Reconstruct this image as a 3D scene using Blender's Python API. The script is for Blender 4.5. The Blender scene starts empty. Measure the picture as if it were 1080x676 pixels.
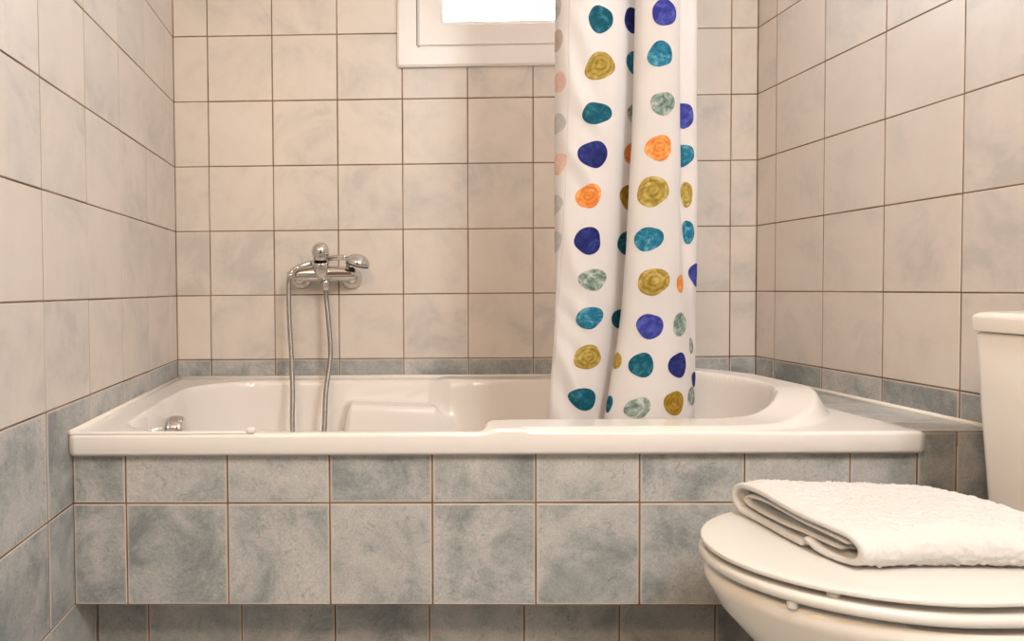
import bpy, bmesh, math, random
import numpy as np
from mathutils import Vector, Matrix, noise
random.seed(7)
PI = math.pi
S = bpy.context.scene
COL = S.collection

# ------------------------------------------------------------------ camera, world, lights, exposure
cd = bpy.data.cameras.new('camera'); cam = bpy.data.objects.new('camera', cd); COL.objects.link(cam)
R0 = Vector((0.99976756, 0.019898, -0.0082999)); F0 = Vector((-0.02010691, 0.9994624, -0.02589621)); U0 = Vector((0.00778016, 0.02605708, 0.99963018))
mw = Matrix.Identity(4)
for i in range(3):
    mw[i][0] = R0[i]; mw[i][1] = U0[i]; mw[i][2] = -F0[i]
mw[0][3], mw[1][3], mw[2][3] = 0.55998, -2.06142, 0.8179
cam.matrix_world = mw
cd.sensor_width = 36; cd.lens = 700.6 / 1080 * 36
cd.shift_x = (540 - 361.65) / 1080; cd.shift_y = (322.74 - 338) / 1080
cd.clip_start = 0.02
S.camera = cam

W = bpy.data.worlds.new('sky'); S.world = W; W.use_nodes = True
bg = W.node_tree.nodes['Background']; bg.inputs[0].default_value = (0.80, 0.90, 1.0, 1); bg.inputs[1].default_value = 6.0

def area(name, loc, target, size, power, col, shape='DISK', sy=None):
    l = bpy.data.lights.new(name, 'AREA'); l.shape = shape; l.size = size
    if sy: l.size_y = sy
    l.energy = power; l.color = col
    o = bpy.data.objects.new(name, l); COL.objects.link(o); o.location = loc
    o.rotation_euler = (Vector(target) - Vector(loc)).to_track_quat('-Z', 'Y').to_euler()
    return o
area('lamp_light', (1.38, -2.45, 2.29), (1.25, -1.6, 0), 0.62, 22, (0.955, 0.985, 1.0))
area('wall_lamp_light', (0.14, -2.55, 1.92), (1.78, -1.3, 1.1), 0.22, 9.5, (1.0, 0.68, 0.38))
area('window_daylight', (1.04, 0.20, 1.84), (1.0, -1.2, 1.2), 0.55, 7, (0.86, 0.93, 1.0), 'RECTANGLE', 0.5)

S.view_settings.view_transform = 'Standard'; S.view_settings.look = 'None'
S.view_settings.gamma = 1; S.view_settings.use_curve_mapping = False
S.view_settings.exposure = 0.73

# ------------------------------------------------------------------ helpers
def tag(o, label=None, cat=None, group=None, kind=None):
    if label: o['label'] = label
    if cat: o['category'] = cat
    if group: o['group'] = group
    if kind: o['kind'] = kind
    return o
def empty(name, loc, **k):
    o = bpy.data.objects.new(name, None); COL.objects.link(o); o.location = loc
    o.empty_display_size = 0.05
    return tag(o, **k)
def mesh(name, V, F, mats, parent=None, smooth=True, mi=None, loc=None):
    """verts are world coordinates; with a parent the object's origin stays on the parent"""
    off = Vector(loc) if loc else (Vector(parent_world(parent)) if parent else Vector((0, 0, 0)))
    me = bpy.data.meshes.new(name)
    me.from_pydata([tuple(Vector(v) - off) for v in V], [], F)
    if not isinstance(mats, (list, tuple)): mats = [mats]
    for m in mats: me.materials.append(m)
    me.polygons.foreach_set('use_smooth', [smooth] * len(me.polygons))
    if mi: me.polygons.foreach_set('material_index', mi)
    me.update()
    o = bpy.data.objects.new(name, me); COL.objects.link(o)
    if parent: o.parent = parent; o.location = off - Vector(parent_world(parent))
    else: o.location = off
    return o
def parent_world(p):
    v = Vector(p.location)
    while p.parent: p = p.parent; v += Vector(p.location)
    return v
def fix_normals(o):
    bm = bmesh.new(); bm.from_mesh(o.data); bmesh.ops.recalc_face_normals(bm, faces=bm.faces); bm.to_mesh(o.data); bm.free(); return o
def autosmooth(o, deg=35):
    bm = bmesh.new(); bm.from_mesh(o.data)
    for e in bm.edges:
        if len(e.link_faces) == 2 and e.calc_face_angle(0) > math.radians(deg): e.smooth = False
    bm.to_mesh(o.data); bm.free(); return o
def boxes(name, L, mat, parent=None, bev=0.0, seg=2, loc=None):
    bm = bmesh.new()
    for (x0, x1, y0, y1, z0, z1) in L:
        r = bmesh.ops.create_cube(bm, size=1)
        for v in r['verts']:
            v.co = Vector(((x0 + x1) / 2 + v.co.x * (x1 - x0), (y0 + y1) / 2 + v.co.y * (y1 - y0), (z0 + z1) / 2 + v.co.z * (z1 - z0)))
    if bev: bmesh.ops.bevel(bm, geom=list(bm.edges), offset=bev, segments=seg, affect='EDGES', profile=0.5)
    V = [v.co.copy() for v in bm.verts]; bm.verts.index_update()
    F = [[v.index for v in f.verts] for f in bm.faces]; bm.free()
    return autosmooth(mesh(name, V, F, mat, parent, loc=loc))
def lathe(prof, base, axis, n=40, cap=True):
    """prof: list of (radius, distance along axis)"""
    a = Vector(axis).normalized(); t = Vector((0, 0, 1)) if abs(a.z) < .9 else Vector((1, 0, 0))
    u = a.cross(t).normalized(); w = a.cross(u)
    V = []; F = []; b = Vector(base)
    for r, d in prof:
        for i in range(n):
            th = 2 * PI * i / n; V.append(b + a * d + (u * math.cos(th) + w * math.sin(th)) * max(r, 1e-5))
    for j in range(len(prof) - 1):
        for i in range(n):
            F.append([j * n + i, j * n + (i + 1) % n, (j + 1) * n + (i + 1) % n, (j + 1) * n + i])
    if cap: F.append(list(range(n))[::-1]); F.append([(len(prof) - 1) * n + i for i in range(n)])
    return V, F
def tube(P, rad, n=12, cap=True):
    P = [Vector(p) for p in P]; V = []; F = []
    up = None
    for j, p in enumerate(P):
        t = (P[min(j + 1, len(P) - 1)] - P[max(j - 1, 0)]).normalized()
        if up is None: up = t.orthogonal().normalized()
        up = (up - t * up.dot(t)).normalized(); w = t.cross(up)
        r = rad(j) if callable(rad) else rad
        for i in range(n):
            th = 2 * PI * i / n; V.append(p + (up * math.cos(th) + w * math.sin(th)) * r)
    for j in range(len(P) - 1):
        for i in range(n):
            F.append([j * n + i, j * n + (i + 1) % n, (j + 1) * n + (i + 1) % n, (j + 1) * n + i])
    if cap: F.append(list(range(n))[::-1]); F.append([(len(P) - 1) * n + i for i in range(n)])
    return V, F
def spline(P, n):
    P = [Vector(p) for p in P]; out = []
    Q = [2 * P[0] - P[1]] + P + [2 * P[-1] - P[-2]]
    for i in range(1, len(Q) - 2):
        for k in range(n):
            t = k / n; a, b, c, d = Q[i - 1], Q[i], Q[i + 1], Q[i + 2]
            out.append(0.5 * ((2 * b) + (c - a) * t + (2 * a - 5 * b + 4 * c - d) * t * t + (3 * b - a - 3 * c + d) * t ** 3))
    out.append(P[-1]); return out
def join(*VF):
    V = []; F = []
    for v, f in VF:
        k = len(V); V += list(v); F += [[i + k for i in q] for q in f]
    return V, F
def ss(a, b, x):
    t = np.clip((x - a) / (b - a), 0, 1); return t * t * (3 - 2 * t)

# ------------------------------------------------------------------ materials
def mat(name):
    m = bpy.data.materials.new(name); m.use_nodes = True; nt = m.node_tree
    return m, nt, nt.nodes['Principled BSDF']
def simple(name, col, rough=.4, metal=0, spec=.5, **kw):
    m, nt, b = mat(name)
    b.inputs['Base Color'].default_value = (*col, 1); b.inputs['Roughness'].default_value = rough
    b.inputs['Metallic'].default_value = metal; b.inputs['Specular IOR Level'].default_value = spec
    for k, v in kw.items(): b.inputs[k.replace('_', ' ')].default_value = v
    return m
def N(nt, t, **k):
    n = nt.nodes.new(t)
    for a, b in k.items(): setattr(n, a, b)
    return n
def tilemat(name, stops, scale, rough, edgecol=None, edgeamt=.5, veins=None, bump=.02, detail=6):
    m, nt, b = mat(name); L = nt.links.new
    tc = N(nt, 'ShaderNodeTexCoord'); at = N(nt, 'ShaderNodeAttribute', attribute_name='rnd')
    ad = N(nt, 'ShaderNodeVectorMath', operation='ADD'); mu = N(nt, 'ShaderNodeVectorMath', operation='SCALE'); mu.inputs['Scale'].default_value = 13.7
    L(at.outputs['Color'], mu.inputs[0]); L(tc.outputs['Object'], ad.inputs[0]); L(mu.outputs[0], ad.inputs[1])
    n1 = N(nt, 'ShaderNodeTexNoise'); n1.inputs['Scale'].default_value = scale; n1.inputs['Detail'].default_value = detail; n1.inputs['Roughness'].default_value = .66; n1.inputs['Distortion'].default_value = .45
    L(ad.outputs[0], n1.inputs['Vector'])
    # each tile a little lighter or darker
    sep = N(nt, 'ShaderNodeSeparateColor'); L(at.outputs['Color'], sep.inputs[0])
    mr = N(nt, 'ShaderNodeMapRange'); mr.inputs['To Min'].default_value = -.085; mr.inputs['To Max'].default_value = .065; L(sep.outputs[1], mr.inputs['Value'])
    sm = N(nt, 'ShaderNodeMath', operation='ADD'); L(n1.outputs['Fac'], sm.inputs[0]); L(mr.outputs[0], sm.inputs[1])
    cr = N(nt, 'ShaderNodeValToRGB'); L(sm.outputs[0], cr.inputs[0])
    e = cr.color_ramp.elements
    while len(e) < len(stops): e.new(.5)
    for q, (p, c) in zip(e, stops): q.position = p; q.color = (*c, 1)
    out = cr.outputs['Color']
    if veins:
        n2 = N(nt, 'ShaderNodeTexNoise'); n2.inputs['Scale'].default_value = scale * 4.5; n2.inputs['Detail'].default_value = 8; n2.inputs['Roughness'].default_value = .75; n2.inputs['Distortion'].default_value = 1.2
        L(ad.outputs[0], n2.inputs['Vector'])
        r2 = N(nt, 'ShaderNodeValToRGB'); r2.color_ramp.elements[0].position = .30; r2.color_ramp.elements[0].color = (1, 1, 1, 1); r2.color_ramp.elements[1].position = .46; r2.color_ramp.elements[1].color = (0, 0, 0, 1)
        L(n2.outputs['Fac'], r2.inputs[0])
        mm = N(nt, 'ShaderNodeMath', operation='MULTIPLY'); mm.inputs[1].default_value = veins[1]; L(r2.outputs['Color'], mm.inputs[0])
        mx = N(nt, 'ShaderNodeMix', data_type='RGBA'); L(mm.outputs[0], mx.inputs[0]); L(out, mx.inputs[6]); mx.inputs[7].default_value = (*veins[0], 1); out = mx.outputs[2]
        n3 = N(nt, 'ShaderNodeTexNoise'); n3.inputs['Scale'].default_value = scale * 30; n3.inputs['Detail'].default_value = 4
        L(ad.outputs[0], n3.inputs['Vector'])
        r3 = N(nt, 'ShaderNodeMapRange'); r3.inputs['From Min'].default_value = .35; r3.inputs['From Max'].default_value = .65; r3.inputs['To Min'].default_value = .88; r3.inputs['To Max'].default_value = 1.10; L(n3.outputs['Fac'], r3.inputs['Value'])
        vm = N(nt, 'ShaderNodeVectorMath', operation='SCALE'); L(out, vm.inputs[0]); L(r3.outputs[0], vm.inputs['Scale']); out = vm.outputs[0]
    if edgecol:
        ea = N(nt, 'ShaderNodeAttribute', attribute_name='edge')
        pw = N(nt, 'ShaderNodeMath', operation='POWER'); L(ea.outputs['Fac'], pw.inputs[0]); pw.inputs[1].default_value = 2.0
        ml = N(nt, 'ShaderNodeMath', operation='MULTIPLY'); L(pw.outputs[0], ml.inputs[0]); ml.inputs[1].default_value = edgeamt
        mx = N(nt, 'ShaderNodeMix', data_type='RGBA'); L(ml.outputs[0], mx.inputs[0]); L(out, mx.inputs[6]); mx.inputs[7].default_value = (*edgecol, 1); out = mx.outputs[2]
    L(out, b.inputs['Base Color']); b.inputs['Roughness'].default_value = rough; b.inputs['Specular IOR Level'].default_value = .35
    bp = N(nt, 'ShaderNodeBump'); bp.inputs['Strength'].default_value = .25; bp.inputs['Distance'].default_value = bump * .05
    L(n1.outputs['Fac'], bp.inputs['Height']); L(bp.outputs[0], b.inputs['Normal'])
    return m
M_beige = tilemat('beige_tile', [(.30, (.565, .53, .495)), (.40, (.645, .595, .548)), (.52, (.705, .638, .58)), (.70, (.73, .668, .61))], 6, .38, (.76, .66, .56), .35)
M_grey = tilemat('blue_grey_tile', [(.33, (.25, .272, .272)), (.45, (.365, .378, .372)), (.54, (.468, .47, .46)), (.68, (.565, .545, .525))], 9, .36, (.64, .575, .52), .85, veins=((.19, .225, .23), .7))
def grout_mat():
    m, nt, b = mat('brown_grout'); n = N(nt, 'ShaderNodeTexNoise'); n.inputs['Scale'].default_value = 8; n.inputs['Detail'].default_value = 3
    cr = N(nt, 'ShaderNodeValToRGB'); cr.color_ramp.elements[0].position = .35; cr.color_ramp.elements[0].color = (.13, .08, .05, 1); cr.color_ramp.elements[1].position = .68; cr.color_ramp.elements[1].color = (.31, .21, .14, 1)
    tc = N(nt, 'ShaderNodeTexCoord'); nt.links.new(tc.outputs['Object'], n.inputs['Vector'])
    nt.links.new(n.outputs['Fac'], cr.inputs[0]); nt.links.new(cr.outputs[0], b.inputs['Base Color']); b.inputs['Roughness'].default_value = .9; return m
M_grout = grout_mat()
M_tub = simple('white_acrylic', (.84, .80, .765), .18, spec=.5)
M_ceramic = simple('white_ceramic', (.88, .825, .76), .14, spec=.5)
M_seat = simple('white_plastic_seat', (.77, .745, .705), .25)
M_pvc = simple('white_pvc', (.82, .78, .75), .3)
M_plaster = simple('white_plaster', (.85, .80, .74), .8)
M_caulk = simple('white_silicone', (.84, .79, .73), .35)
M_chrome = simple('chrome', (.66, .635, .61), .09, metal=1)
M_hose = simple('satin_steel_hose', (.42, .385, .355), .32, metal=1)
M_black = simple('dark_matte', (.03, .03, .035), .5)
M_gap = simple('window_gap_shade', (.10, .08, .08), .7)
def cloth(name, col, tr=.25):
    m, nt, b = mat(name); b.inputs['Base Color'].default_value = (*col, 1); b.inputs['Roughness'].default_value = .75
    b.inputs['Specular IOR Level'].default_value = .2; b.inputs['Sheen Weight'].default_value = .1
    t = N(nt, 'ShaderNodeBsdfTranslucent'); t.inputs['Color'].default_value = (*col, 1)
    mx = N(nt, 'ShaderNodeMixShader'); mx.inputs[0].default_value = tr
    nt.links.new(b.outputs[0], mx.inputs[1]); nt.links.new(t.outputs[0], mx.inputs[2]); nt.links.new(mx.outputs[0], nt.nodes['Material Output'].inputs[0])
    return m
M_cloth = cloth('white_polyester', (.70, .67, .665), .16)
def dotmat(name, dark, mid, light, style='wash'):
    m, nt, b = mat(name); L = nt.links.new
    uv = N(nt, 'ShaderNodeUVMap', uv_map='dot')
    at = N(nt, 'ShaderNodeAttribute', attribute_name='rnd'); sc = N(nt, 'ShaderNodeVectorMath', operation='SCALE'); sc.inputs['Scale'].default_value = 9; L(at.outputs['Color'], sc.inputs[0])
    ad = N(nt, 'ShaderNodeVectorMath', operation='ADD'); L(uv.outputs[0], ad.inputs[0]); L(sc.outputs[0], ad.inputs[1])
    n = N(nt, 'ShaderNodeTexNoise'); n.inputs['Scale'].default_value = 1.1; n.inputs['Detail'].default_value = 5; n.inputs['Roughness'].default_value = .6; n.inputs['Distortion'].default_value = 1.4; L(ad.outputs[0], n.inputs['Vector'])
    src = n.outputs['Fac']
    if style == 'ring':
        w = N(nt, 'ShaderNodeTexWave', wave_type='RINGS', rings_direction='SPHERICAL'); w.inputs['Scale'].default_value = .9; w.inputs['Distortion'].default_value = 5; w.inputs['Detail'].default_value = 3; L(uv.outputs[0], w.inputs['Vector'])
        mx = N(nt, 'ShaderNodeMix', data_type='FLOAT'); mx.inputs[0].default_value = .11; L(n.outputs['Fac'], mx.inputs[2]); L(w.outputs['Fac'], mx.inputs[3]); src = mx.outputs[0]
    cr = N(nt, 'ShaderNodeValToRGB'); e = cr.color_ramp.elements; e.new(.5)
    for q, p, c in zip(e, (.36, .52, .72), (dark, mid, light)): q.position = p; q.color = (*c, 1)
    L(src, cr.inputs[0]); L(cr.outputs[0], b.inputs['Base Color']); b.inputs['Roughness'].default_value = .75; b.inputs['Specular IOR Level'].default_value = .2
    return m
DM = {
 'teal': dotmat('teal_dot', (.003, .06, .10), (.004, .09, .14), (.05, .22, .28)),
 'aqua': dotmat('aqua_dot', (.008, .10, .18), (.018, .17, .28), (.18, .42, .52)),
 'navy': dotmat('navy_dot', (.009, .012, .09), (.015, .022, .15), (.035, .055, .23)),
 'indigo': dotmat('indigo_dot', (.025, .03, .22), (.045, .055, .31), (.10, .13, .45)),
 'gold': dotmat('gold_dot', (.22, .15, .015), (.38, .27, .06), (.55, .46, .18), 'ring'),
 'ochre': dotmat('ochre_dot', (.20, .12, .008), (.32, .19, .02), (.42, .28, .05), 'ring'),
 'orange': dotmat('orange_dot', (.62, .17, .03), (.74, .28, .07), (.78, .44, .18), 'ring'),
 'sage': dotmat('sage_dot', (.09, .15, .13), (.26, .33, .29), (.62, .64, .60)),
 'pale_grey': dotmat('pale_grey_dot', (.42, .42, .42), (.48, .48, .48), (.56, .55, .54)),
 'pale_pink': dotmat('pale_pink_dot', (.62, .42, .36), (.68, .48, .41), (.74, .58, .52)),
 'pale_taupe': dotmat('pale_taupe_dot', (.44, .38, .33), (.48, .42, .37), (.55, .49, .44)),
}
def terry():
    m, nt, b = mat('white_terry'); b.inputs['Base Color'].default_value = (.735, .72, .70, 1); b.inputs['Roughness'].default_value = .95
    b.inputs['Specular IOR Level'].default_value = .1; b.inputs['Sheen Weight'].default_value = .35; b.inputs['Sheen Roughness'].default_value = .6
    tc = N(nt, 'ShaderNodeTexCoord'); n = N(nt, 'ShaderNodeTexNoise'); n.inputs['Scale'].default_value = 520; n.inputs['Detail'].default_value = 3
    bp = N(nt, 'ShaderNodeBump'); bp.inputs['Strength'].default_value = .6; bp.inputs['Distance'].default_value = .0015
    nt.links.new(tc.outputs['Object'], n.inputs['Vector']); nt.links.new(n.outputs['Fac'], bp.inputs['Height']); nt.links.new(bp.outputs[0], b.inputs['Normal']); return m
M_terry = terry()
def glass():
    m = bpy.data.materials.new('window_glass'); m.use_nodes = True; nt = m.node_tree; nt.nodes.remove(nt.nodes['Principled BSDF'])
    t = N(nt, 'ShaderNodeBsdfTransparent'); g = N(nt, 'ShaderNodeBsdfGlossy'); g.inputs['Roughness'].default_value = .02
    mx = N(nt, 'ShaderNodeMixShader'); mx.inputs[0].default_value = .06
    nt.links.new(t.outputs[0], mx.inputs[1]); nt.links.new(g.outputs[0], mx.inputs[2]); nt.links.new(mx.outputs[0], nt.nodes['Material Output'].inputs[0]); return m
M_glass = glass()
M_lamp = simple('lamp_diffuser', (.9, .88, .82), .5, Emission_Color=(1, .88, .72, 1), Emission_Strength=4)

# ------------------------------------------------------------------ tiles
def tiles(name, o, u, v, n, U, Vv, joints_u, joints_v, matfn, parent=None, hole=None, gap=.0017, kind=None, back=None, loc=None):
    """a tiled face: origin o, directions u and v, outward normal n, spans U and Vv; grout bed behind, bevelled tiles on it"""
    o, u, v, n = Vector(o), Vector(u), Vector(v), Vector(n)
    us = [U[0]] + [j for j in joints_u if U[0] + .004 < j < U[1] - .004] + [U[1]]
    vs = [Vv[0]] + [j for j in joints_v if Vv[0] + .004 < j < Vv[1] - .004] + [Vv[1]]
    V = []; F = []; MI = []; ED = []; RN = []
    def P(a, b, h): return o + u * a + v * b + n * h
    flip = u.cross(v).dot(n) < 0
    def quad(a, mi, e, rn):
        k = len(V); V.extend(a); F.append([k, k + 1, k + 2, k + 3][::-1 if flip else 1]); MI.append(mi); ED.extend([e] * 4); RN.extend([rn] * 4)
    # grout bed (with hole)
    def rects(u0, u1, v0, v1):
        if not hole or u1 <= hole[0] or u0 >= hole[1] or v1 <= hole[2] or v0 >= hole[3]: return [(u0, u1, v0, v1)]
        h0, h1, g0, g1 = hole; out = []
        if v0 < g0: out.append((u0, u1, v0, g0))
        if v1 > g1: out.append((u0, u1, g1, v1))
        a, b = max(v0, g0), min(v1, g1)
        if u0 < h0: out.append((u0, h0, a, b))
        if u1 > h1: out.append((h1, u1, a, b))
        return out
    xt = .09 if kind else 0
    for r in rects(U[0] - xt, U[1] + xt, Vv[0] - xt, Vv[1] + xt):
        a, b, c, d = r; k = len(V); t = back or .03
        for h in (-.0014, -t):
            V.extend([P(a, c, h), P(b, c, h), P(b, d, h), P(a, d, h)])
        for q in ([0, 1, 2, 3], [7, 6, 5, 4], [0, 4, 5, 1], [1, 5, 6, 2], [2, 6, 7, 3], [3, 7, 4, 0]):
            F.append([k + i for i in (q[::-1] if flip else q)]); MI.append(0)
        ED.extend([0] * 8); RN.extend([(0, 0, 0)] * 8)
    for i in range(len(us) - 1):
        for j in range(len(vs) - 1):
            rn = (random.random(), random.random(), random.random())
            for (a, b, c, d) in rects(us[i], us[i + 1], vs[j], vs[j + 1]):
                mi = 1 + matfn((a + b) / 2, (c + d) / 2)
                gg = gap * random.uniform(.75, 1.2)
                a += gg; b -= gg; c += gg; d -= gg
                if b - a < .01 or d - c < .004: continue
                k = len(V); dz = random.uniform(-.0002, .0002); w = min((b - a) * .3, (d - c) * .3, .006)
                for ins, h, e in ((0, -.002, 1), (0, -.0008 + dz, 1), (.0009, dz, 1), (w, dz, 0)):
                    V.extend([P(a + ins, c + ins, h), P(b - ins, c + ins, h), P(b - ins, d - ins, h), P(a + ins, d - ins, h)]); ED.extend([e] * 4); RN.extend([rn] * 4)
                for s in range(3):
                    for q in range(4):
                        f = [k + s * 4 + q, k + s * 4 + (q + 1) % 4, k + s * 4 + 4 + (q + 1) % 4, k + s * 4 + 4 + q]
                        F.append(f[::-1] if flip else f); MI.append(mi)
                f = [k + 12 + q for q in range(4)]; F.append(f[::-1] if flip else f); MI.append(mi)
    ob = mesh(name, V, F, [M_grout, M_beige, M_grey], parent, smooth=False, mi=MI, loc=loc)
    me = ob.data
    at = me.attributes.new('edge', 'FLOAT', 'POINT'); at.data.foreach_set('value', [float(e) for e in ED])
    at = me.attributes.new('rnd', 'FLOAT_VECTOR', 'POINT'); at.data.foreach_set('vector', [c for r in RN for c in r])
    if kind: ob['kind'] = kind
    return ob
T = .2; WX = 1.786; H = 2.4; YB = -3.0
rows = [T * i for i in range(0, 13)]
rowmat = lambda a, b: 1 if b < .6 else 0
HOLE = (.745, 1.335, 1.545, 2.095)
tiles('wall_back', (0, 0, 0), (1, 0, 0), (0, 0, 1), (0, -1, 0), (0, WX), (0, H), [.1065 + T * k for k in range(9)], rows, rowmat, hole=HOLE, kind='structure', back=.16)
tiles('wall_left', (0, 0, 0), (0, -1, 0), (0, 0, 1), (1, 0, 0), (0, -YB), (0, H), [.0804 + T * k for k in range(16)], rows, rowmat, kind='structure', back=.10)
tiles('wall_right', (WX, 0, 0), (0, -1, 0), (0, 0, 1), (-1, 0, 0), (0, -YB), (0, H), [.0893 + T * k for k in range(16)], rows, rowmat, kind='structure', back=.10)
tiles('wall_front', (0, YB, 0), (1, 0, 0), (0, 0, 1), (0, 1, 0), (0, WX), (0, H), [.1065 + T * k for k in range(9)], rows, rowmat, kind='structure', back=.10)
tiles('floor', (0, 0, 0), (1, 0, 0), (0, -1, 0), (0, 0, 1), (0, WX), (0, -YB), [.1 + .3 * k for k in range(9)], [.15 + .3 * k for k in range(11)], lambda a, b: 1, kind='structure', back=.10)
tag(boxes('ceiling', [(-.1, WX + .1, YB - .1, .16, H, H + .1)], M_plaster), kind='structure')

# unseen dark door opposite the bath, added for dark reflections in the chrome
M_wood = simple('brown_wood', (.16, .085, .045), .45)
dr = empty('added_door_1', (.75, YB, 0), kind='structure')
boxes('added_door_leaf', [(.36, 1.14, YB + .002, YB + .040, .005, 2.03)], M_wood, dr, .003)
boxes('added_door_frame', [(.29, .355, YB + .002, YB + .055, .002, 2.10), (1.145, 1.21, YB + .002, YB + .055, .002, 2.10), (.29, 1.21, YB + .002, YB + .055, 2.035, 2.10)], M_wood, dr, .003)
mesh('added_door_handle', *join(tube([(.43, YB + .04, 1.0), (.43, YB + .085, 1.0)], .010, 14), tube([(.425, YB + .085, 1.0), (.55, YB + .085, 1.0)], .009, 14)), M_chrome, dr)

# window: moulded surround, sash, glass in the reveal
wx0, wx1, wz0, wz1 = .692, 1.388, 1.494, 2.148
win = empty('window_1', ((wx0 + wx1) / 2, 0, wz0), label='white framed frosted bathroom window high in the back wall, partly behind the curtain', cat='window', kind='structure')
def frame(name, x0, x1, z0, z1, w, y0, y1, m, bev, parent):
    """mitred rectangular frame with rounded edges"""
    prof = []
    for (a, b) in ((0, y0), (w, y0), (w, y1), (0, y1)): prof.append((a, b))
    bm = bmesh.new(); rings = []
    for (a, b) in prof:
        rings.append([bm.verts.new(p) for p in ((x0 + a, b, z0 + a), (x1 - a, b, z0 + a), (x1 - a, b, z1 - a), (x0 + a, b, z1 - a))])
    for i in range(4):
        for k in range(4):
            bm.faces.new([rings[i][k], rings[i][(k + 1) % 4], rings[(i + 1) % 4][(k + 1) % 4], rings[(i + 1) % 4][k]])
    bmesh.ops.recalc_face_normals(bm, faces=bm.faces)
    if bev:
        ed = [e for e in bm.edges if e.calc_face_angle(0) > 1 ]
        bmesh.ops.bevel(bm, geom=ed, offset=bev, segments=3, affect='EDGES')
    bm.verts.index_update(); V = [v.co.copy() for v in bm.verts]; F = [[v.index for v in f.verts] for f in bm.faces]; bm.free()
    return autosmooth(mesh(name, V, F, m, parent), 40)
frame('window_frame', wx0, wx1, wz0, wz1, .058, -.016, .12, M_pvc, .004, win)
sash = frame('sash', wx0 + .0625, wx1 - .0625, wz0 + .0625, wz1 - .0625, .070, -.004, .05, M_pvc, .005, win)
frame('glazing_bead', wx0 + .1325, wx1 - .1325, wz0 + .1325, wz1 - .1325, .010, .006, .03, M_pvc, .003, sash)
frame('gap_shade', wx0 + .058, wx1 - .058, wz0 + .058, wz1 - .058, .0045, .004, .05, M_gap, 0, win)  # dark strip in the gap round the sash, its shade put in as colour
boxes('glass', [(wx0 + .135, wx1 - .135, .018, .024, wz0 + .135, wz1 - .135)], M_glass, sash)

# ------------------------------------------------------------------ bath surround (tiled)
sur = empty('bath_surround', (WX / 2, -.45, 0), label='blue grey tiled panel and ledge that box in the bathtub', cat='bath surround')
pj = [.1051 + T * k for k in range(9)]
tiles('front_panel', (0, -.7765, 0), (1, 0, 0), (0, 0, 1), (0, -1, 0), (.0005, 1.6315), (.199, .4975), pj, [.2, .4], lambda a, b: 1, sur, back=.006)
tiles('ledge_front', (0, -.7765, 0), (1, 0, 0), (0, 0, 1), (0, -1, 0), (1.6315, WX - .0005), (.199, .5365), pj, [.2, .4], lambda a, b: 1, sur, back=.035)
tiles('ledge_top', (0, 0, .537), (1, 0, 0), (0, -1, 0), (0, 0, 1), (1.6315, WX - .0005), (.0005, .7762), [], [.0893 + T * k for k in range(4)], lambda a, b: 1, sur, back=.03)
tiles('toe_recess', (0, -.6656, 0), (1, 0, 0), (0, 0, 1), (0, -1, 0), (.0005, WX - .0005), (.0005, .198), [.1103 + T * k for k in range(9)], [.2], lambda a, b: 1, sur, back=.03)
boxes('panel_underside', [(.0005, WX - .0005, -.7755, -.63, .1985, .205)], M_grout, sur)

# ------------------------------------------------------------------ bathtub
TX0, TX1, TY0, TY1, RZ = .003, 1.6295, -.795, -.002, .540
def basin_outline():
    P = []
    cx, cy, r = 1.25, -.408, .292
    # right round end, from the front up to the back
    for i in range(61):
        a = -PI / 2 + PI * i / 60; P.append((cx + r * math.cos(a) * 1.0, cy + r * math.sin(a)))
    P += [(1.05, -.112), (.90, -.108), (.84, -.098), (.805, -.072), (.78, -.056), (.70, -.052), (.45, -.052)]
    for i in range(21):                          # back left corner, wide radius
        a = PI / 2 + PI / 2 * i / 20; P.append((.30 + .225 * math.cos(a), -.25 + .198 * math.sin(a)))
    P += [(.070, -.40), (.075, -.55)]
    for i in range(13):
        a = PI + PI / 2 * i / 12; P.append((.20 + .122 * math.cos(a), -.655 + .118 * math.sin(a)))
    P += [(.45, -.775), (.70, -.775), (.790, -.775), (.803, -.770), (.812, -.745), (.819, -.722), (.833, -.707), (.87, -.702), (1.05, -.700)]
    return np.array(P)
OUT = basin_outline()
def sdist(X, Y):
    """signed distance to the outline, positive inside"""
    d = np.full(X.shape, 9.0); ins = np.zeros(X.shape, bool); n = len(OUT)
    for i in range(n):
        ax, ay = OUT[i]; bx, by = OUT[(i + 1) % n]
        ex, ey = bx - ax, by - ay; L2 = ex * ex + ey * ey + 1e-12
        t = np.clip(((X - ax) * ex + (Y - ay) * ey) / L2, 0, 1)
        d = np.minimum(d, np.hypot(X - ax - t * ex, Y - ay - t * ey))
        c = (ay > Y) != (by > Y)
        ins ^= c & (X < (bx - ax) * (Y - ay) / (by - ay + 1e-15) + ax)
    return np.where(ins, d, -d)
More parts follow.
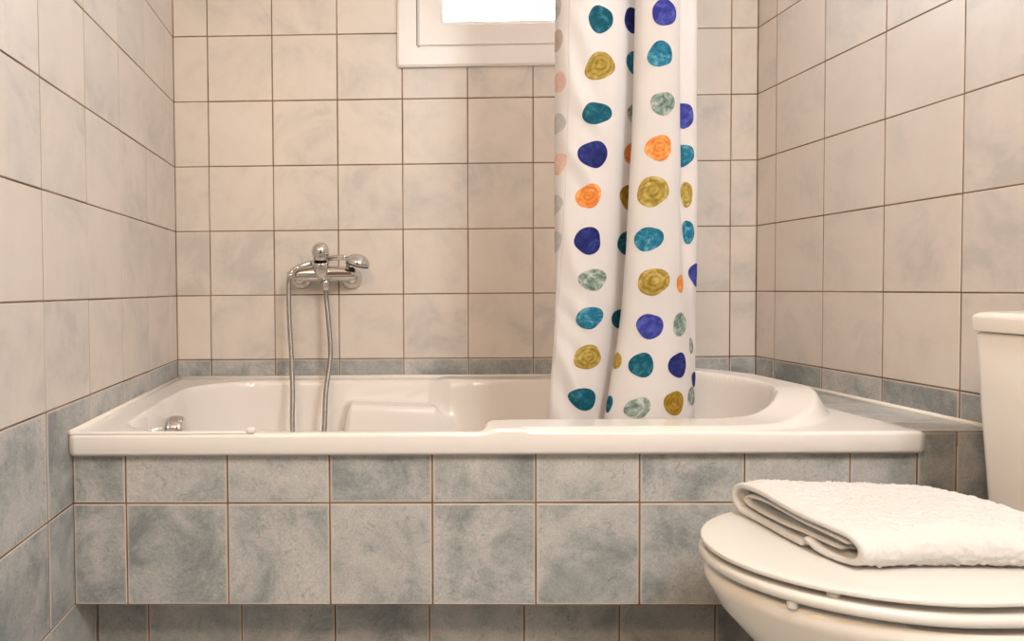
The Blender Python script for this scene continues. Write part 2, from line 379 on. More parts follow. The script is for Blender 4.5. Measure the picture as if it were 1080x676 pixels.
def tub_z(X, Y):
    d = sdist(X, Y)
    th = np.arctan2(Y + .408, X - 1.25)
    right = ss(.795, .835, X)                                 # where the raised collar runs
    hgt = .008 + .038 * ss(-1.25, -.35, th) * ss(1.08, 1.46, X)
    collar = right * hgt * ss(-.098, -.070, d)
    z = RZ + collar * ss(TX1 - .006, TX1 - .03, X) * ss(TY1 - .005, TY1 - .02, Y) 
    wl = ss(.8, .5, X)                                       # wall slope: steep at the straight part, softer round the right end
    w = .11 * wl + .17 * (1 - wl)
    w = np.where((Y < -.55), .075, w)
    t = np.clip(d / w, 0, 1)
    prof = 1 - (1 - t) ** 2.2
    prof = ss(0, .10, t) * prof
    prof = np.where(d > 0, prof, 0)
    zz = z - .36 * prof
    # arm rest shelf on the back wall
    shelf = .480 - .006 * ss(.52, .78, X)
    m = ss(.475, .545, X) * ss(.875, .78, X) * ss(-.198, -.138, Y)
    zz = np.where(d > 0, np.maximum(zz, zz * (1 - m) + np.minimum(shelf, z) * m), zz)
    return zz
nx, ny = 330, 200
re = .007
xs = np.linspace(TX0 + re, TX1 - re, nx); ys = np.concatenate([np.linspace(TY0 + re, TY0 + .05, 30)[:-1], np.linspace(TY0 + .05, TY1 - re, ny - 29)])
Xg, Yg = np.meshgrid(xs, ys, indexing='ij'); Zg = tub_z(Xg, Yg)
V = [(float(Xg[i, j]), float(Yg[i, j]), float(Zg[i, j])) for i in range(nx) for j in range(len(ys))]; nyy = len(ys)
F = [[i * nyy + j, (i + 1) * nyy + j, (i + 1) * nyy + j + 1, i * nyy + j + 1] for i in range(nx - 1) for j in range(nyy - 1)]
loop = [(i, 0) for i in range(nx)] + [(nx - 1, j) for j in range(1, nyy)] + [(i, nyy - 1) for i in range(nx - 2, -1, -1)] + [(0, j) for j in range(nyy - 2, 0, -1)]
prev = [i * nyy + j for i, j in loop]
def outward(i, j): return ((-1 if i == 0 else 0) + (1 if i == nx - 1 else 0), (-1 if j == 0 else 0) + (1 if j == nyy - 1 else 0))
for st in [(re * math.sin(a), -re * (1 - math.cos(a))) for a in (PI / 10, PI / 5, PI * .3, PI * .4, PI / 2)] + [(re, -.036), (re - .003, -.0415), (re - .02, -.0415)]:
    cur = []
    for (i, j) in loop:
        ox, oy = outward(i, j); x, y, z = V[i * nyy + j]; zb = z if st[1] > -.03 else RZ
        cur.append(len(V)); V.append((x + ox * st[0], y + oy * st[0], zb + st[1]))
    m_ = len(loop)
    for k in range(m_): F.append([prev[k], cur[k], cur[(k + 1) % m_], prev[(k + 1) % m_]])
    prev = cur
tub = empty('bathtub', (.82, -.40, .18), label='white acrylic bathtub with a rounded raised right end, set behind grey tiles', cat='bathtub')
shell = fix_normals(mesh('tub_shell', V, F, M_tub, tub))
# overflow knob on the left end wall
v1 = lathe([(.030, 0), (.0335, .003), (.0345, .010), (.0335, .026), (.031, .034), (.027, .038), (.0, .040)], (.086, -.40, .466), (1, 0, .03), 40)
ok = mesh('overflow_knob', *v1, M_chrome, tub); autosmooth(ok)
tag(ok, label='round chrome overflow knob on the left inner wall of the bathtub')
# drain at the bottom
mesh('drain', *lathe([(.034, 0), (.034, .003), (.028, .004), (.0, .005)], (.30, -.40, .1795), (0, 0, 1), 32), M_chrome, tub)

# strip laid along the front edge at the left
V, F = [], []
def rrprof(w, h, n=5):
    out = [(0, 0)]
    for k in range(n + 1):
        a = PI * k / n; out.append((w / 2 - w / 2 * math.cos(a), h * (.35 + .65 * math.sin(a))))
    out.append((w, 0)); return out
prof = rrprof(.010, .0045)
for x in (.004, .348):
    for (a, b) in prof: V.append((x, -.7925 + a, .5401 + b))
k = len(prof)
for i in range(k): F.append([i, (i + 1) % k, k + (i + 1) % k, k + i])
F.append(list(range(k))[::-1]); F.append(list(range(k, 2 * k)))
strip = empty('edge_strip', (.175, -.787, .540), label='thin white sealing strip lying on the front left edge of the bathtub', cat='sealing strip')
mesh('strip', V, F, M_pvc, strip, smooth=False)
boxes('end_cap', [(.346, .362, -.794, -.778, .5402, .551)], M_pvc, strip, .003, 3)

# silicone beads (trim of the room)
def bead(n, pts, r=.005, m=M_caulk):
    o = mesh('trim_%d' % n, *tube(pts, r, 10), m); o['kind'] = 'structure'; return o
bead(1, [(.004, -.006, .5435), (WX - .15, -.006, .5435)], .0065)
bead(2, [(.0055, -.792, .5425), (.0055, -.004, .5435)], .0065)
bead(3, [(WX - .005, -.775, .5395), (WX - .005, -.004, .5395)], .0055)

# ------------------------------------------------------------------ curtain
CZ = [1.4193, 1.202, .9729, .752, .5293]
CK_TABLE = [
  [(1.0141, -0.56), (0.9994, -0.585), (1.0133, -0.618), (1.0382, -0.632), (1.0725, -0.636), (1.1164, -0.625), (1.1626, -0.6), (1.1913, -0.585), (1.1909, -0.6), (1.1592, -0.625), (1.1509, -0.645), (1.1603, -0.662), (1.1839, -0.67), (1.2136, -0.664), (1.2368, -0.648), (1.2474, -0.63), (1.253, -0.61), (1.2664, -0.603), (1.2851, -0.606), (1.3012, -0.594), (1.3092, -0.57)] ,
  [(1.0136, -0.562), (0.9985, -0.588), (1.0118, -0.618), (1.0367, -0.631), (1.0716, -0.634), (1.1173, -0.624), (1.1641, -0.598), (1.1904, -0.584), (1.1877, -0.6), (1.1549, -0.625), (1.1447, -0.645), (1.1552, -0.662), (1.1808, -0.67), (1.2146, -0.664), (1.2378, -0.648), (1.2484, -0.63), (1.254, -0.61), (1.2675, -0.603), (1.2862, -0.606), (1.3024, -0.594), (1.3104, -0.57)] ,
  [(1.0112, -0.57), (0.9954, -0.595), (1.0021, -0.62), (1.0285, -0.632), (1.0632, -0.636), (1.1085, -0.622), (1.1533, -0.596), (1.1797, -0.582), (1.1783, -0.6), (1.1466, -0.625), (1.1344, -0.645), (1.1462, -0.662), (1.1739, -0.67), (1.2117, -0.664), (1.2389, -0.648), (1.2496, -0.632), (1.2562, -0.612), (1.2672, -0.606), (1.2895, -0.606), (1.3047, -0.594), (1.3117, -0.57)] ,
  [(1.0072, -0.59), (0.9965, -0.605), (0.99, -0.62), (1.0146, -0.632), (1.0502, -0.634), (1.0908, -0.622), (1.1326, -0.598), (1.1629, -0.584), (1.1605, -0.6), (1.1277, -0.626), (1.1221, -0.645), (1.137, -0.662), (1.1669, -0.67), (1.2048, -0.664), (1.235, -0.65), (1.2537, -0.636), (1.2686, -0.622), (1.2815, -0.608), (1.2957, -0.596), (1.3089, -0.58), (1.3113, -0.565)] ,
  [(1.0084, -0.6), (0.9965, -0.612), (0.9726, -0.622), (0.9985, -0.632), (1.0256, -0.636), (1.0617, -0.625), (1.1019, -0.604), (1.1321, -0.59), (1.1304, -0.605), (1.0923, -0.63), (1.0877, -0.645), (1.1108, -0.66), (1.1509, -0.668), (1.1979, -0.664), (1.236, -0.65), (1.2608, -0.636), (1.2778, -0.622), (1.2888, -0.608), (1.299, -0.594), (1.3081, -0.58), (1.3104, -0.565)] ,
]
def catmull(P, t):
    n = len(P); i = min(max(int(t), 0), n - 2); f = t - i
    g = lambda k: P[k] if 0 <= k < n else (P[0] * 2 - P[1] if k < 0 else P[-1] * 2 - P[-2])
    a, b, c, d = g(i - 1), g(i), g(i + 1), g(i + 2)
    return 0.5 * (2 * b + (c - a) * f + (2 * a - 5 * b + 4 * c - d) * f * f + (3 * b - a - 3 * c + d) * f ** 3)
CKA = np.array(CK_TABLE)
def csurf(s, z, off=0.0):
    """point of the curtain: s runs along the folds, z is the height"""
    tz = float(np.interp(-z, [-c for c in CZ], range(5)))
    P = [catmull(list(CKA[:, k]), tz) for k in range(CKA.shape[1])] if 0 < tz < 4 else list(CKA[int(tz)])
    p = catmull(P, s)
    x, y = float(p[0]), float(p[1])
    if z > 1.45:                                  # the folds spread a little towards the rod
        k = (z - 1.45) / .45; x = 1.14 + (x - 1.14) * (1 + .25 * k); 
    # soft creases running down the cloth
    # soft creases: diagonal pulls on the flat left part, long ripples elsewhere
    w = math.exp(-((s - 3.6) / 1.5) ** 2)
    y += w * (.0045 * math.sin(34 * z + 2.2 * s + 1.6 * math.sin(11 * z)) + .0022 * math.sin(71 * z + 3.5 * s + 2 * math.sin(17 * z)))
    y += (1 - w) * (.0012 * math.sin(23 * z - s * 1.1 + 2 * math.sin(7 * z)) + .0006 * math.sin(57 * z + s * 1.7))
    if off:
        q = catmull(P, s + .01) - catmull(P, s - .01); L = math.hypot(*q); x += off * q[1] / L; y -= off * q[0] / L
    return (x, y, z)
DOTS = [
   (4.218, 1.3825, 0.0303, 0.0276, 20, 'teal') ,
   (4.185, 1.284, 0.034, 0.0286, 10, 'gold') ,
   (4.05, 1.1855, 0.034, 0.0245, 0, 'teal') ,
   (3.916, 1.0987, 0.0313, 0.0296, 0, 'navy') ,
   (3.748, 1.01, 0.0257, 0.0255, 0, 'orange') ,
   (3.849, 0.9157, 0.0298, 0.0286, 0, 'navy') ,
   (4.218, 0.8329, 0.034, 0.0245, 0, 'sage') ,
   (4.252, 0.7521, 0.034, 0.0235, 0, 'aqua') ,
   (4.387, 0.6664, 0.0333, 0.0255, 0, 'gold') ,
   (4.42, 0.5777, 0.034, 0.0245, -20, 'teal') ,
   (6.0, 1.3907, 0.0286, 0.0286, 0, 'navy') ,
   (6.0, 1.3017, 0.0245, 0.0245, 0, 'aqua') ,
   (6.0, 1.192, 0.0204, 0.0204, 0, 'sage') ,
   (6.0, 1.1066, 0.0245, 0.0245, 0, 'orange') ,
   (6.0, 1.0121, 0.0286, 0.0286, 0, 'ochre') ,
   (6.0, 0.9133, 0.0265, 0.0265, 0, 'teal') ,
   (6.0, 0.7478, 0.0204, 0.0204, 0, 'teal') ,
   (12.529, 1.3797, 0.0277, 0.0286, 0, 'indigo') ,
   (12.247, 1.2947, 0.027, 0.0265, 0, 'aqua') ,
   (12.482, 1.1948, 0.0275, 0.0245, 0, 'sage') ,
   (12.294, 1.1035, 0.0292, 0.0255, 0, 'orange') ,
   (12.012, 1.0135, 0.032, 0.0316, 10, 'gold') ,
   (11.871, 0.916, 0.0289, 0.0255, 10, 'aqua') ,
   (12.247, 0.8274, 0.0339, 0.0286, 5, 'gold') ,
   (12.153, 0.7349, 0.0284, 0.0265, 0, 'indigo') ,
   (11.824, 0.6539, 0.0262, 0.0245, 0, 'teal') ,
   (11.824, 0.5636, 0.0263, 0.0224, 15, 'sage') ,
   (10.15, 0.6604, 0.01, 0.0184, 0, 'gold') ,
   (10.1, 0.5692, 0.007, 0.0184, 0, 'teal') ,
   (14.6, 0.8232, 0.016, 0.0204, 0, 'orange') ,
   (14.506, 0.737, 0.0249, 0.0245, 0, 'sage') ,
   (14.176, 0.6511, 0.0312, 0.0265, -12, 'navy') ,
   (13.8, 0.5714, 0.0297, 0.0265, -14, 'ochre') ,
   (16.84, 1.1851, 0.0265, 0.0265, 0, 'indigo') ,
   (17.008, 1.0998, 0.0245, 0.0245, 0, 'aqua') ,
   (17.378, 1.0155, 0.0133, 0.0265, 0, 'gold') ,
   (17.479, 0.934, 0.0156, 0.0245, 0, 'aqua') ,
   (19.025, 0.8418, 0.034, 0.0265, 0, 'indigo') ,
   (17.176, 0.6871, 0.0125, 0.0184, 0, 'sage') ,
   (17.983, 0.6134, 0.0151, 0.0163, 0, 'navy') ,
   (16.908, 0.5783, 0.0249, 0.0204, 0, 'sage') ,
   (1.094, 1.4227, 0.0224, 0.0224, 0, 'pale_grey') ,
   (1.188, 1.3532, 0.0224, 0.0224, 0, 'pale_taupe') ,
   (1.4, 1.261, 0.0224, 0.0224, 0, 'pale_pink') ,
   (1.365, 1.1716, 0.0224, 0.0224, 0, 'pale_grey') ,
   (1.553, 1.0841, 0.0224, 0.0224, 0, 'pale_pink') ,
   (1.259, 0.9968, 0.0224, 0.0224, 0, 'pale_grey') ,
   (1.353, 0.9163, 0.0224, 0.0224, 0, 'pale_grey') ,
]
cur = empty('shower_curtain', (1.14, -.62, .50), label='white fabric shower curtain with painted coloured dots, gathered in folds', cat='shower curtain')
zs = [.502 + (1.9415 - .502) * i / 210 for i in range(211)]
sv = [20 * i / 260 for i in range(261)]
V, F, MI, UV, RN = [], [], [], [], []
colsP = []
for z in zs:
    for s in sv: V.append(csurf(s, z))
ns = len(sv)
for j in range(len(zs) - 1):
    for i in range(ns - 1): F.append([j * ns + i, j * ns + i + 1, (j + 1) * ns + i + 1, (j + 1) * ns + i]); MI.append(0)
# the hem at the free edge: a slightly raised stitched fold
UV = [(0, 0)] * len(V); RN = [(0, 0, 0)] * len(V)
dn = ['white'] + list(DM); dmats = [M_cloth] + [DM[k] for k in DM]
for (s0, z0, rs, rz, rot, c) in DOTS:
    h = .02; a, b = Vector(csurf(s0 - h, z0)), Vector(csurf(s0 + h, z0))
    # length along the fold <-> s
    ls = [max(0, s0 - 5) + (min(20, s0 + 5) - max(0, s0 - 5)) * i / 160 for i in range(161)]
    pt = [csurf(s, z0) for s in ls]; cum = [0]
    for i in range(160): cum.append(cum[-1] + math.dist(pt[i], pt[i + 1]))
    c0 = float(np.interp(s0, ls, cum))
    ph = [random.uniform(0, 6.28) for _ in range(3)]; rn = (random.random(), random.random(), random.random())
    R, A = 6, 36; k0 = len(V); rr = math.radians(rot)
    def put(rho, th):
        f = 1 + .045 * math.sin(2 * th + ph[0]) + .05 * math.sin(3 * th + ph[1]) + .015 * math.sin(5 * th + ph[2])
        x, y = rho * f * math.cos(th), rho * f * math.sin(th)
        xr = x * rs * math.cos(rr) - y * rz * math.sin(rr); yr = x * rs * math.sin(rr) + y * rz * math.cos(rr)
        s = float(np.interp(c0 + xr, cum, ls)); V.append(csurf(s, z0 + yr, .0007)); UV.append((x, y)); RN.append(rn)
    put(0, 0)
    for r in range(1, R + 1):
        for q in range(A): put(r / R, 2 * PI * q / A)
    m_ = dn.index(c)
    for q in range(A): F.append([k0, k0 + 1 + q, k0 + 1 + (q + 1) % A]); MI.append(m_)
    for r in range(R - 1):
        for q in range(A):
            a_, b_ = k0 + 1 + r * A, k0 + 1 + (r + 1) * A
            F.append([a_ + q, b_ + q, b_ + (q + 1) % A, a_ + (q + 1) % A]); MI.append(m_)
co = mesh('fabric', V, F, dmats, cur, mi=MI)
uvl = co.data.uv_layers.new(name='dot'); vi = np.zeros(len(co.data.loops), int); co.data.loops.foreach_get('vertex_index', vi)
uvl.data.foreach_set('uv', np.array(UV)[vi].ravel())
at = co.data.attributes.new('rnd', 'FLOAT_VECTOR', 'POINT'); at.data.foreach_set('vector', [c for r in RN for c in r])
# hem stitching at the left edge
hv = [csurf(2.25, z, .0006) for z in zs]
mesh('hem', *tube(hv, .0007, 6), M_cloth, cur)
rod = empty('curtain_rod', (WX / 2, -.615, 1.955), label='straight metal rod that carries the dotted shower curtain', cat='curtain rod')
mesh('rod', *tube([(.004, -.615, 1.955), (WX - .004, -.615, 1.955)], .0125, 20), M_chrome, rod)
for x, sx in ((.0005, 1), (WX - .0005, -1)):
    mesh('flange', *lathe([(.030, 0), (.030, .004), (.022, .010), (.016, .022)], (x, -.615, 1.955), (sx, 0, 0), 28), M_chrome, rod)

# ------------------------------------------------------------------ bath mixer on the back wall
mx = empty('bath_mixer', (.455, 0, .86), label='chrome single lever bath mixer mounted on the back wall tiles', cat='tap')
MZ = .864
for x in (.389, .546):
    mesh('wall_flange', *lathe([(.033, 0), (.033, .004), (.030, .012), (.022, .016), (.017, .030), (.017, .050)], (x, -.0004, MZ - .012), (0, -1, 0), 36), M_chrome, mx)
bod = []
for k in range(41):
    t = k / 40; x = .370 + .192 * t; e = abs(t - .5) * 2
    r = .0205 + .0035 * math.cos((t - .5) * PI) - .010 * max(0, (e - .86) / .14) ** 2
    bod.append((r, x))
mesh('body', *lathe([(.004, .368)] + [(r, x) for r, x in bod] + [(.004, .564)], (0, -.056, MZ), (1, 0, 0), 36), M_chrome, mx)
# V-shaped cup in front of the body, the egg-shaped lever sits in it
nk = mesh('neck', *lathe([(.012, -.012), (.0165, -.004), (.0205, .008), (.0245, .024), (.0262, .040), (.0235, .042), (.0205, .030), (.014, .016), (.0, .012)], (.4555, -.083, MZ - .004), (0, -.30, .95), 40), M_chrome, mx)
mesh('cup_dark_inside', *lathe([(.0232, .040), (.0200, .030), (.0136, .017), (.0, .013)], (.4555, -.083, MZ - .0035), (0, -.30, .95), 32, False), M_black, mx)  # inner side of the open cup, coloured dark
lv = []
for k in range(29):
    a = PI * k / 28; lv.append((.0262 * math.sin(a) * (1 - .08 * math.cos(a)), -.031 * math.cos(a)))
mesh('lever', *lathe(lv, (.4560, -.104, MZ + .060), (0, -.20, .98), 40, False), M_chrome, mx)
mesh('outlet', *lathe([(.0145, 0), (.0145, .012), (.0115, .016), (.0115, .028), (.0095, .032)], (.4675, -.058, MZ - .019), (0, 0, -1), 28), M_chrome, mx)
mesh('cradle', *tube(spline([(.535, -.060, MZ + .018), (.536, -.070, MZ + .026), (.538, -.080, MZ + .030)], 6), .006, 12), M_chrome, mx)
hs = empty('hand_shower', (.47, -.098, .88), label='chrome hand shower lying across the bath mixer, its hose hanging into the bathtub', cat='hand shower')
hp = spline([(.3650, -.086, .860), (.373, -.086, .873), (.392, -.085, .884), (.420, -.0775, .894), (.455, -.065, .9055), (.49, -.072, .910), (.532, -.088, .912)], 10)
mesh('handle', *tube(hp, lambda j: .0082 if j > 8 else .0092, 16), M_chrome, hs)
ax = Vector((.22, -.16, .95)).normalized()
hd = [(.001, .020), (.012, .0195), (.022, .0165), (.030, .010), (.0355, .001), (.0375, -.006), (.0365, -.010)]
HB = (.566, -.090, .900)
mesh('head', *lathe(hd[::-1], HB, ax, 44), M_chrome, hs)
mesh('spray_face', *lathe([(.0345, -.0145), (.0350, -.0100), (.001, -.0100)], HB, ax, 40), M_black, hs)
# one hose: from the handle down into the bath and back up to the outlet
HP = spline([(.3650, -.086, .858), (.3600, -.086, .835), (.3600, -.088, .74), (.367, -.102, .62), (.374, -.150, .52), (.376, -.185, .42), (.388, -.200, .33), (.42, -.205, .305), (.452, -.200, .33), (.466, -.180, .42), (.470, -.140, .52), (.4825, -.100, .62), (.4775, -.078, .71), (.4705, -.064, .785), (.4680, -.058, .818)], 70)
mesh('hose', *tube(HP, lambda j: (.0079, .0074, .0062, .0074)[j % 4], 14), M_hose, hs)
mesh('hose_nut', *lathe([(.0105, 0), (.0105, .014), (.008, .02)], (.3655, -.086, .868), (-.15, 0, -1), 20), M_chrome, hs)

# ------------------------------------------------------------------ toilet
to = empty('toilet', (1.45, -1.09, 0), label='white toilet with closed oval lid and cistern, at the right in front of the bath', cat='toilet')
CY = -1.09
def oval(x0, x1, hw, n=96, p=2.0, back=.0):
    """plan outline: rounded at x0 (tip), fuller at the hinge end"""
    out = []; cx = (x0 + x1) / 2; a = (x1 - x0) / 2
    for i in range(n):
        th = 2 * PI * i / n; c, s = math.cos(th), math.sin(th)
        e = 2 / p if c < 0 else 2 / (p + back)
        out.append((cx + a * math.copysign(abs(c) ** e, c), hw * math.copysign(abs(s) ** e, s)))
    return out
def loft(sections, mat_, name, parent, capb=True, capt=True, smooth=True):
    V, F = [], []; n = len(sections[0])
    for sec in sections: V += sec
    for j in range(len(sections) - 1):
        for i in range(n): F.append([j * n + i, j * n + (i + 1) % n, (j + 1) * n + (i + 1) % n, (j + 1) * n + i])
    if capb: F.append(list(range(n))[::-1])
    if capt: F.append([(len(sections) - 1) * n + i for i in range(n)])
    return autosmooth(fix_normals(mesh(name, V, F, mat_, parent)), 50)
bs = []
for (z, x0, x1, hw) in [(.0, 1.27, 1.70, .105), (.02, 1.27, 1.70, .105), (.10, 1.262, 1.69, .102), (.18, 1.235, 1.68, .110), (.25, 1.180, 1.66, .130), (.30, 1.128, 1.64, .150), (.34, 1.092, 1.62, .165), (.37, 1.076, 1.61, .173), (.380, 1.071, 1.605, .1755), (.391, 1.072, 1.604, .1745), (.3955, 1.077, 1.600, .171)]:
    bs.append([(x, CY + y, z) for x, y in oval(x0 + (.009 if z > .2 else 0), x1, hw, back=.8)])
# inner basin
for (z, x0, x1, hw) in [(.3955, 1.105, 1.55, .143), (.390, 1.115, 1.54, .135), (.30, 1.17, 1.50, .10), (.22, 1.25, 1.44, .06)]:
    bs.append([(x, CY + y, z) for x, y in oval(x0, x1, hw, back=.8)])
loft(bs, M_ceramic, 'bowl', to)
def slab(name, x0, x1, hw, z0, z1, r, mat_, dome=0, inner=None, tilt=0):
    secs = []
    def sec(i, z): return [(x, CY + y, z + tilt * (x - 1.07) + (0)) for x, y in oval(x0 + i, x1 - i, hw - i, back=.7)]
    if inner: secs.append([(x, CY + y, z0 + tilt * (x - 1.07)) for x, y in oval(x0 + inner, x1 - inner * 1.3, hw - inner, back=.7)])
    for k in range(5):
        a = PI / 2 * k / 4; secs.append(sec(r * (1 - math.sin(a)), z0 + r * (1 - math.cos(a))))
    for k in range(5):
        a = PI / 2 * k / 4; secs.append(sec(r * (1 - math.cos(a)), z1 - r + r * math.sin(a)))
    if inner:
        secs.append([(x, CY + y, z1 + tilt * (x - 1.07)) for x, y in oval(x0 + inner, x1 - inner * 1.3, hw - inner, back=.7)]); secs.append(secs[0])
        return loft(secs, mat_, name, to, False, False)
    if dome:
        for i in (.02, .05, .09, .13): secs.append(sec(i, z1 + dome * (1 - (1 - min(i / .14, 1)) ** 2)))
    return loft(secs, mat_, name, to)
seat = slab('seat', 1.074, 1.545, .1790, .4045, .4205, .0070, M_seat, inner=.060, tilt=.006)
lid = slab('lid', 1.077, 1.548, .1785, .4275, .4350, .0026, M_seat, dome=.0018, tilt=.022)
for (x, y) in ((1.128, -.100), (1.128, .100), (1.44, -.150), (1.44, .150)):
    o = mesh('bumper', *lathe([(.006, 0), (.0065, .002), (.0065, .0110)], (x, CY + y, .3950), (0, 0, 1), 18), M_seat, to)
for (x, y) in ((1.165, -.122), (1.165, .122)):
    mesh('lid_bumper', *lathe([(.0075, 0), (.0075, .0090)], (x, CY + y, .4205), (0, 0, 1), 18), M_seat, to)
for y in (-.075, .075):
    mesh('hinge', *tube([(1.560, CY + y - .022, .424), (1.560, CY + y + .022, .424)], .0115, 18), M_seat, to)
    mesh('hinge_post', *lathe([(.012, 0), (.012, .02)], (1.560, CY + y, .399), (0, 0, 1), 18), M_chrome, to)
# cistern: bowed front, rounded corners, narrowing a little downwards
def cis(z, front, hw, r=.030):
    P = []; xb = WX - .006
    def bow(y): return -.016 * (1 - (y / hw) ** 2)
    P.append((xb, -hw)); n = 10
    for k in range(n + 1):
        a = PI / 2 * k / n; y = -hw + r - r * math.cos(a); x = front + r - r * math.sin(a); P.append((x + bow(y) * 1.0, y))
    for k in range(1, 12):
        y = -hw + r + (2 * hw - 2 * r) * k / 12; P.append((front + bow(y), y))
    for k in range(n + 1):
        a = PI / 2 * (1 - k / n); y = hw - r + r * math.cos(a); x = front + r - r * math.sin(a); P.append((x + bow(y), y))
    P.append((xb, hw))
    return [(x, CY + y, z) for x, y in P]
loft([cis(.392, 1.628, .150), cis(.396, 1.618, .160), cis(.45, 1.613, .166), cis(.60, 1.608, .176), cis(.733, 1.603, .1825), cis(.7365, 1.606, .179)], M_ceramic, 'cistern', to)
loft([cis(.738, 1.602, .1815), cis(.740, 1.598, .185), cis(.760, 1.597, .186), cis(.7655, 1.599, .184), cis(.7690, 1.604, .1785), cis(.7705, 1.612, .1695), cis(.7715, 1.63, .13)], M_ceramic, 'cistern_lid', to)
mesh('flush_button', *lathe([(.024, 0), (.024, .004), (.020, .006), (.0, .0065)], (1.69, CY, .7712), (0, 0, 1), 32), M_chrome, to)

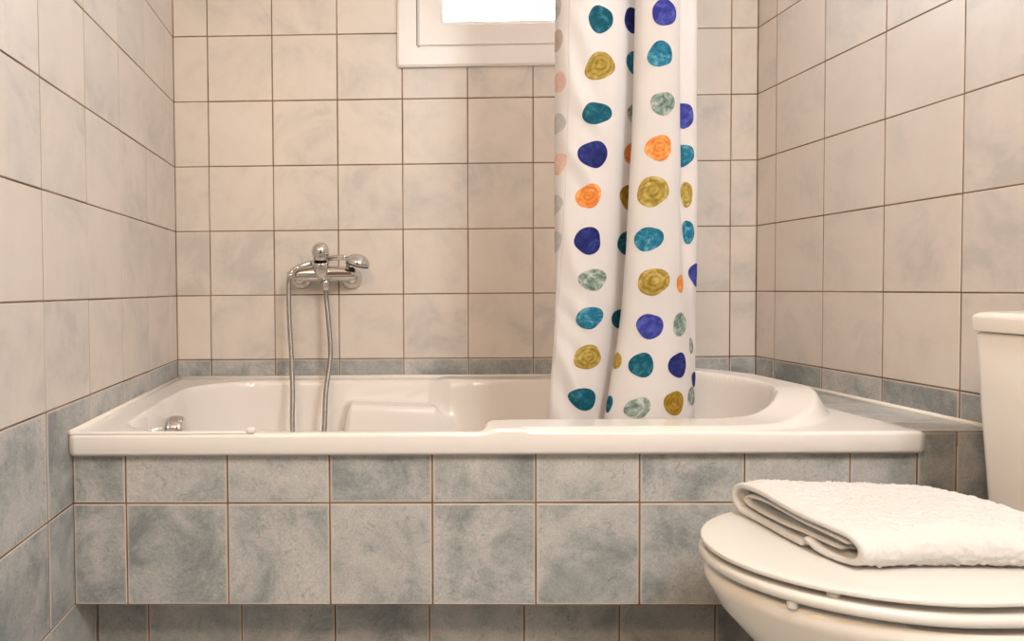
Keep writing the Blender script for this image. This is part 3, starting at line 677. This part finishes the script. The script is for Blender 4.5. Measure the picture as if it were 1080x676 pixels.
# ------------------------------------------------------------------ folded towel on the lid
def ribbon(path, thick, x0f, x1f, nxs, amp, name, parent, hem=True):
    """closed outline around a centre line in (s, z), extruded along x, with terry loops"""
    P = spline([(a, b, 0) for a, b in path], 14)
    # even spacing
    cum = [0]
    for i in range(len(P) - 1): cum.append(cum[-1] + (P[i + 1] - P[i]).length)
    n = int(cum[-1] / .0024); C = [(float(np.interp(cum[-1] * k / n, cum, [p.x for p in P])), float(np.interp(cum[-1] * k / n, cum, [p.y for p in P]))) for k in range(n + 1)]
    T_ = [];
    for k in range(n + 1):
        a, b = C[max(k - 1, 0)], C[min(k + 1, n)]; L = math.hypot(b[0] - a[0], b[1] - a[1]) + 1e-9; T_.append(((b[0] - a[0]) / L, (b[1] - a[1]) / L))
    out = []; nn = []
    h = thick / 2
    for k in range(n + 1): out.append((C[k][0] - T_[k][1] * h, C[k][1] + T_[k][0] * h)); nn.append((-T_[k][1], T_[k][0]))
    for q in range(1, 6):
        a = PI * q / 6; t = T_[-1]; out.append((C[-1][0] + t[0] * h * math.sin(a) - t[1] * h * math.cos(a), C[-1][1] + t[1] * h * math.sin(a) + t[0] * h * math.cos(a))); nn.append((t[0] * math.sin(a) - t[1] * math.cos(a), t[1] * math.sin(a) + t[0] * math.cos(a)))
    for k in range(n, -1, -1): out.append((C[k][0] + T_[k][1] * h, C[k][1] - T_[k][0] * h)); nn.append((T_[k][1], -T_[k][0]))
    for q in range(1, 6):
        a = PI * q / 6; t = T_[0]; out.append((C[0][0] - t[0] * h * math.sin(a) + t[1] * h * math.cos(a), C[0][1] - t[1] * h * math.sin(a) - t[0] * h * math.cos(a))); nn.append((-t[0] * math.sin(a) + t[1] * math.cos(a), -t[1] * math.sin(a) - t[0] * math.cos(a)))
    m = len(out); V = []; F = []
    X0, X1 = x0f, x1f
    for i in range(nxs + 1):
        u = i / nxs
        for k in range(m):
            s, z = out[k]; nz = nn[k]
            dx = (X1 - X0) * u
            fz = 1.03 - .15 * ss(.5, 1.0, u) + .035 * math.sin(u * 9 + s * 14) * (1 - u) + .05 * math.sin(s * 22 + 1 + u * 4)
            # flat hem band then terry pile
            w = 1.0
            if hem:
                if dx < .012: w = .08
                elif dx < .017: w = -.9
                else: w = min(1, (dx - .017) / .006)
            p = Vector((dx * 1.0, s, z)); 
            d = amp * w * (.85 * noise.noise(p * 300) + .50 * noise.noise(p * 130) + .25 * noise.noise(p * 40) + .45) if w > 0 else -.0011
            if i in (0, nxs): d -= .0022
            elif i in (1, nxs - 1): d -= .0006
            zz = max(z * fz + nz[1] * d, .0004)
            if z < .006: zz = max(min(zz, z + nz[1] * d), .0004)
            x = X0 + dx + .006 * math.sin(s * 26 + .6) + (.15 + .12 * u) * (s - .11) + .0012 * noise.noise(Vector((s * 60, z * 60, u * 3)))
            x += .012 * noise.noise(Vector((s * 14, 2.2, 0))) * u
            V.append((x, TY - s * 1.05 - nz[0] * d + .004 * math.sin(u * 6) * (s / .2) - .0 , TZ + zz + .022 * (x - 1.2)))
    for i in range(nxs):
        for k in range(m): F.append([i * m + k, i * m + (k + 1) % m, (i + 1) * m + (k + 1) % m, (i + 1) * m + k])
    o = None
    # end caps as strips between the two sides of the band
    nq = n + 1
    for e, base in ((0, 0), (1, nxs * m)):
        other = lambda k: base + (nq + 5) + (nq - 1 - k)
        for k in range(nq - 1):
            f = [base + k, base + k + 1, other(k + 1), other(k)]; F.append(f if e == 0 else f[::-1])
        f = [base + k for k in range(nq - 1, nq + 6)]; F.append(f[::-1])
        f = [base + (nq + 5) + nq - 1 + k for k in range(0, 6)] + [base]; F.append(f)
    return fix_normals(mesh(name, V, F, M_terry, parent))
TY, TZ = -.943, .4402
tw = empty('folded_towel', (1.36, -1.03, TZ), label='folded white terry towel lying on the closed toilet lid', cat='towel')
ribbon([(.150, .0065), (.10, .0055), (.05, .0055), (.022, .009), (.007, .020), (.007, .034), (.020, .0445), (.05, .0465), (.11, .0465), (.17, .0460), (.212, .0430), (.2305, .034), (.2335, .022), (.225, .0105), (.205, .0065), (.180, .0075), (.160, .0150)], .0088, 1.196, 1.495, 124, .0040, 'outer_fold', tw)
ribbon([(.200, .0195), (.15, .0210), (.10, .0165), (.05, .0160), (.028, .0200), (.024, .0270), (.035, .0325), (.08, .0350), (.14, .0350), (.185, .0335), (.208, .0300)], .0052, 1.202, 1.488, 118, .0016, 'inner_fold', tw)

# ------------------------------------------------------------------ ceiling lamp (unseen fixture, invented to carry the main light)
lp = empty('ceiling_lamp', (1.38, -2.45, 2.4), label='round white ceiling lamp, added out of view in front of the bath', cat='lamp')
mesh('lamp_base', *lathe([(.19, 0), (.19, .03), (.175, .04)], (1.38, -2.45, 2.3995), (0, 0, -1), 40), M_plaster, lp)
mesh('lamp_shade', *lathe([(.175, .038), (.172, .060), (.15, .078), (.09, .090), (.0, .094)], (1.38, -2.45, 2.3995), (0, 0, -1), 40), M_lamp, lp)
wl = empty('wall_lamp', (.0, -2.55, 1.92), label='small round glass lamp, added out of view on the left wall', cat='lamp')  # unseen fixture, invented to carry the warm light from the left
mesh('wall_plate', *lathe([(.06, 0), (.06, .012), (.05, .018)], (.0005, -2.55, 1.92), (1, 0, 0), 32), M_chrome, wl)
mesh('lamp_shade', *lathe([(.03, .018), (.052, .035), (.062, .065), (.052, .095), (.03, .110), (.0, .114)], (.0, -2.55, 1.92), (1, 0, 0), 32), M_lamp, wl)
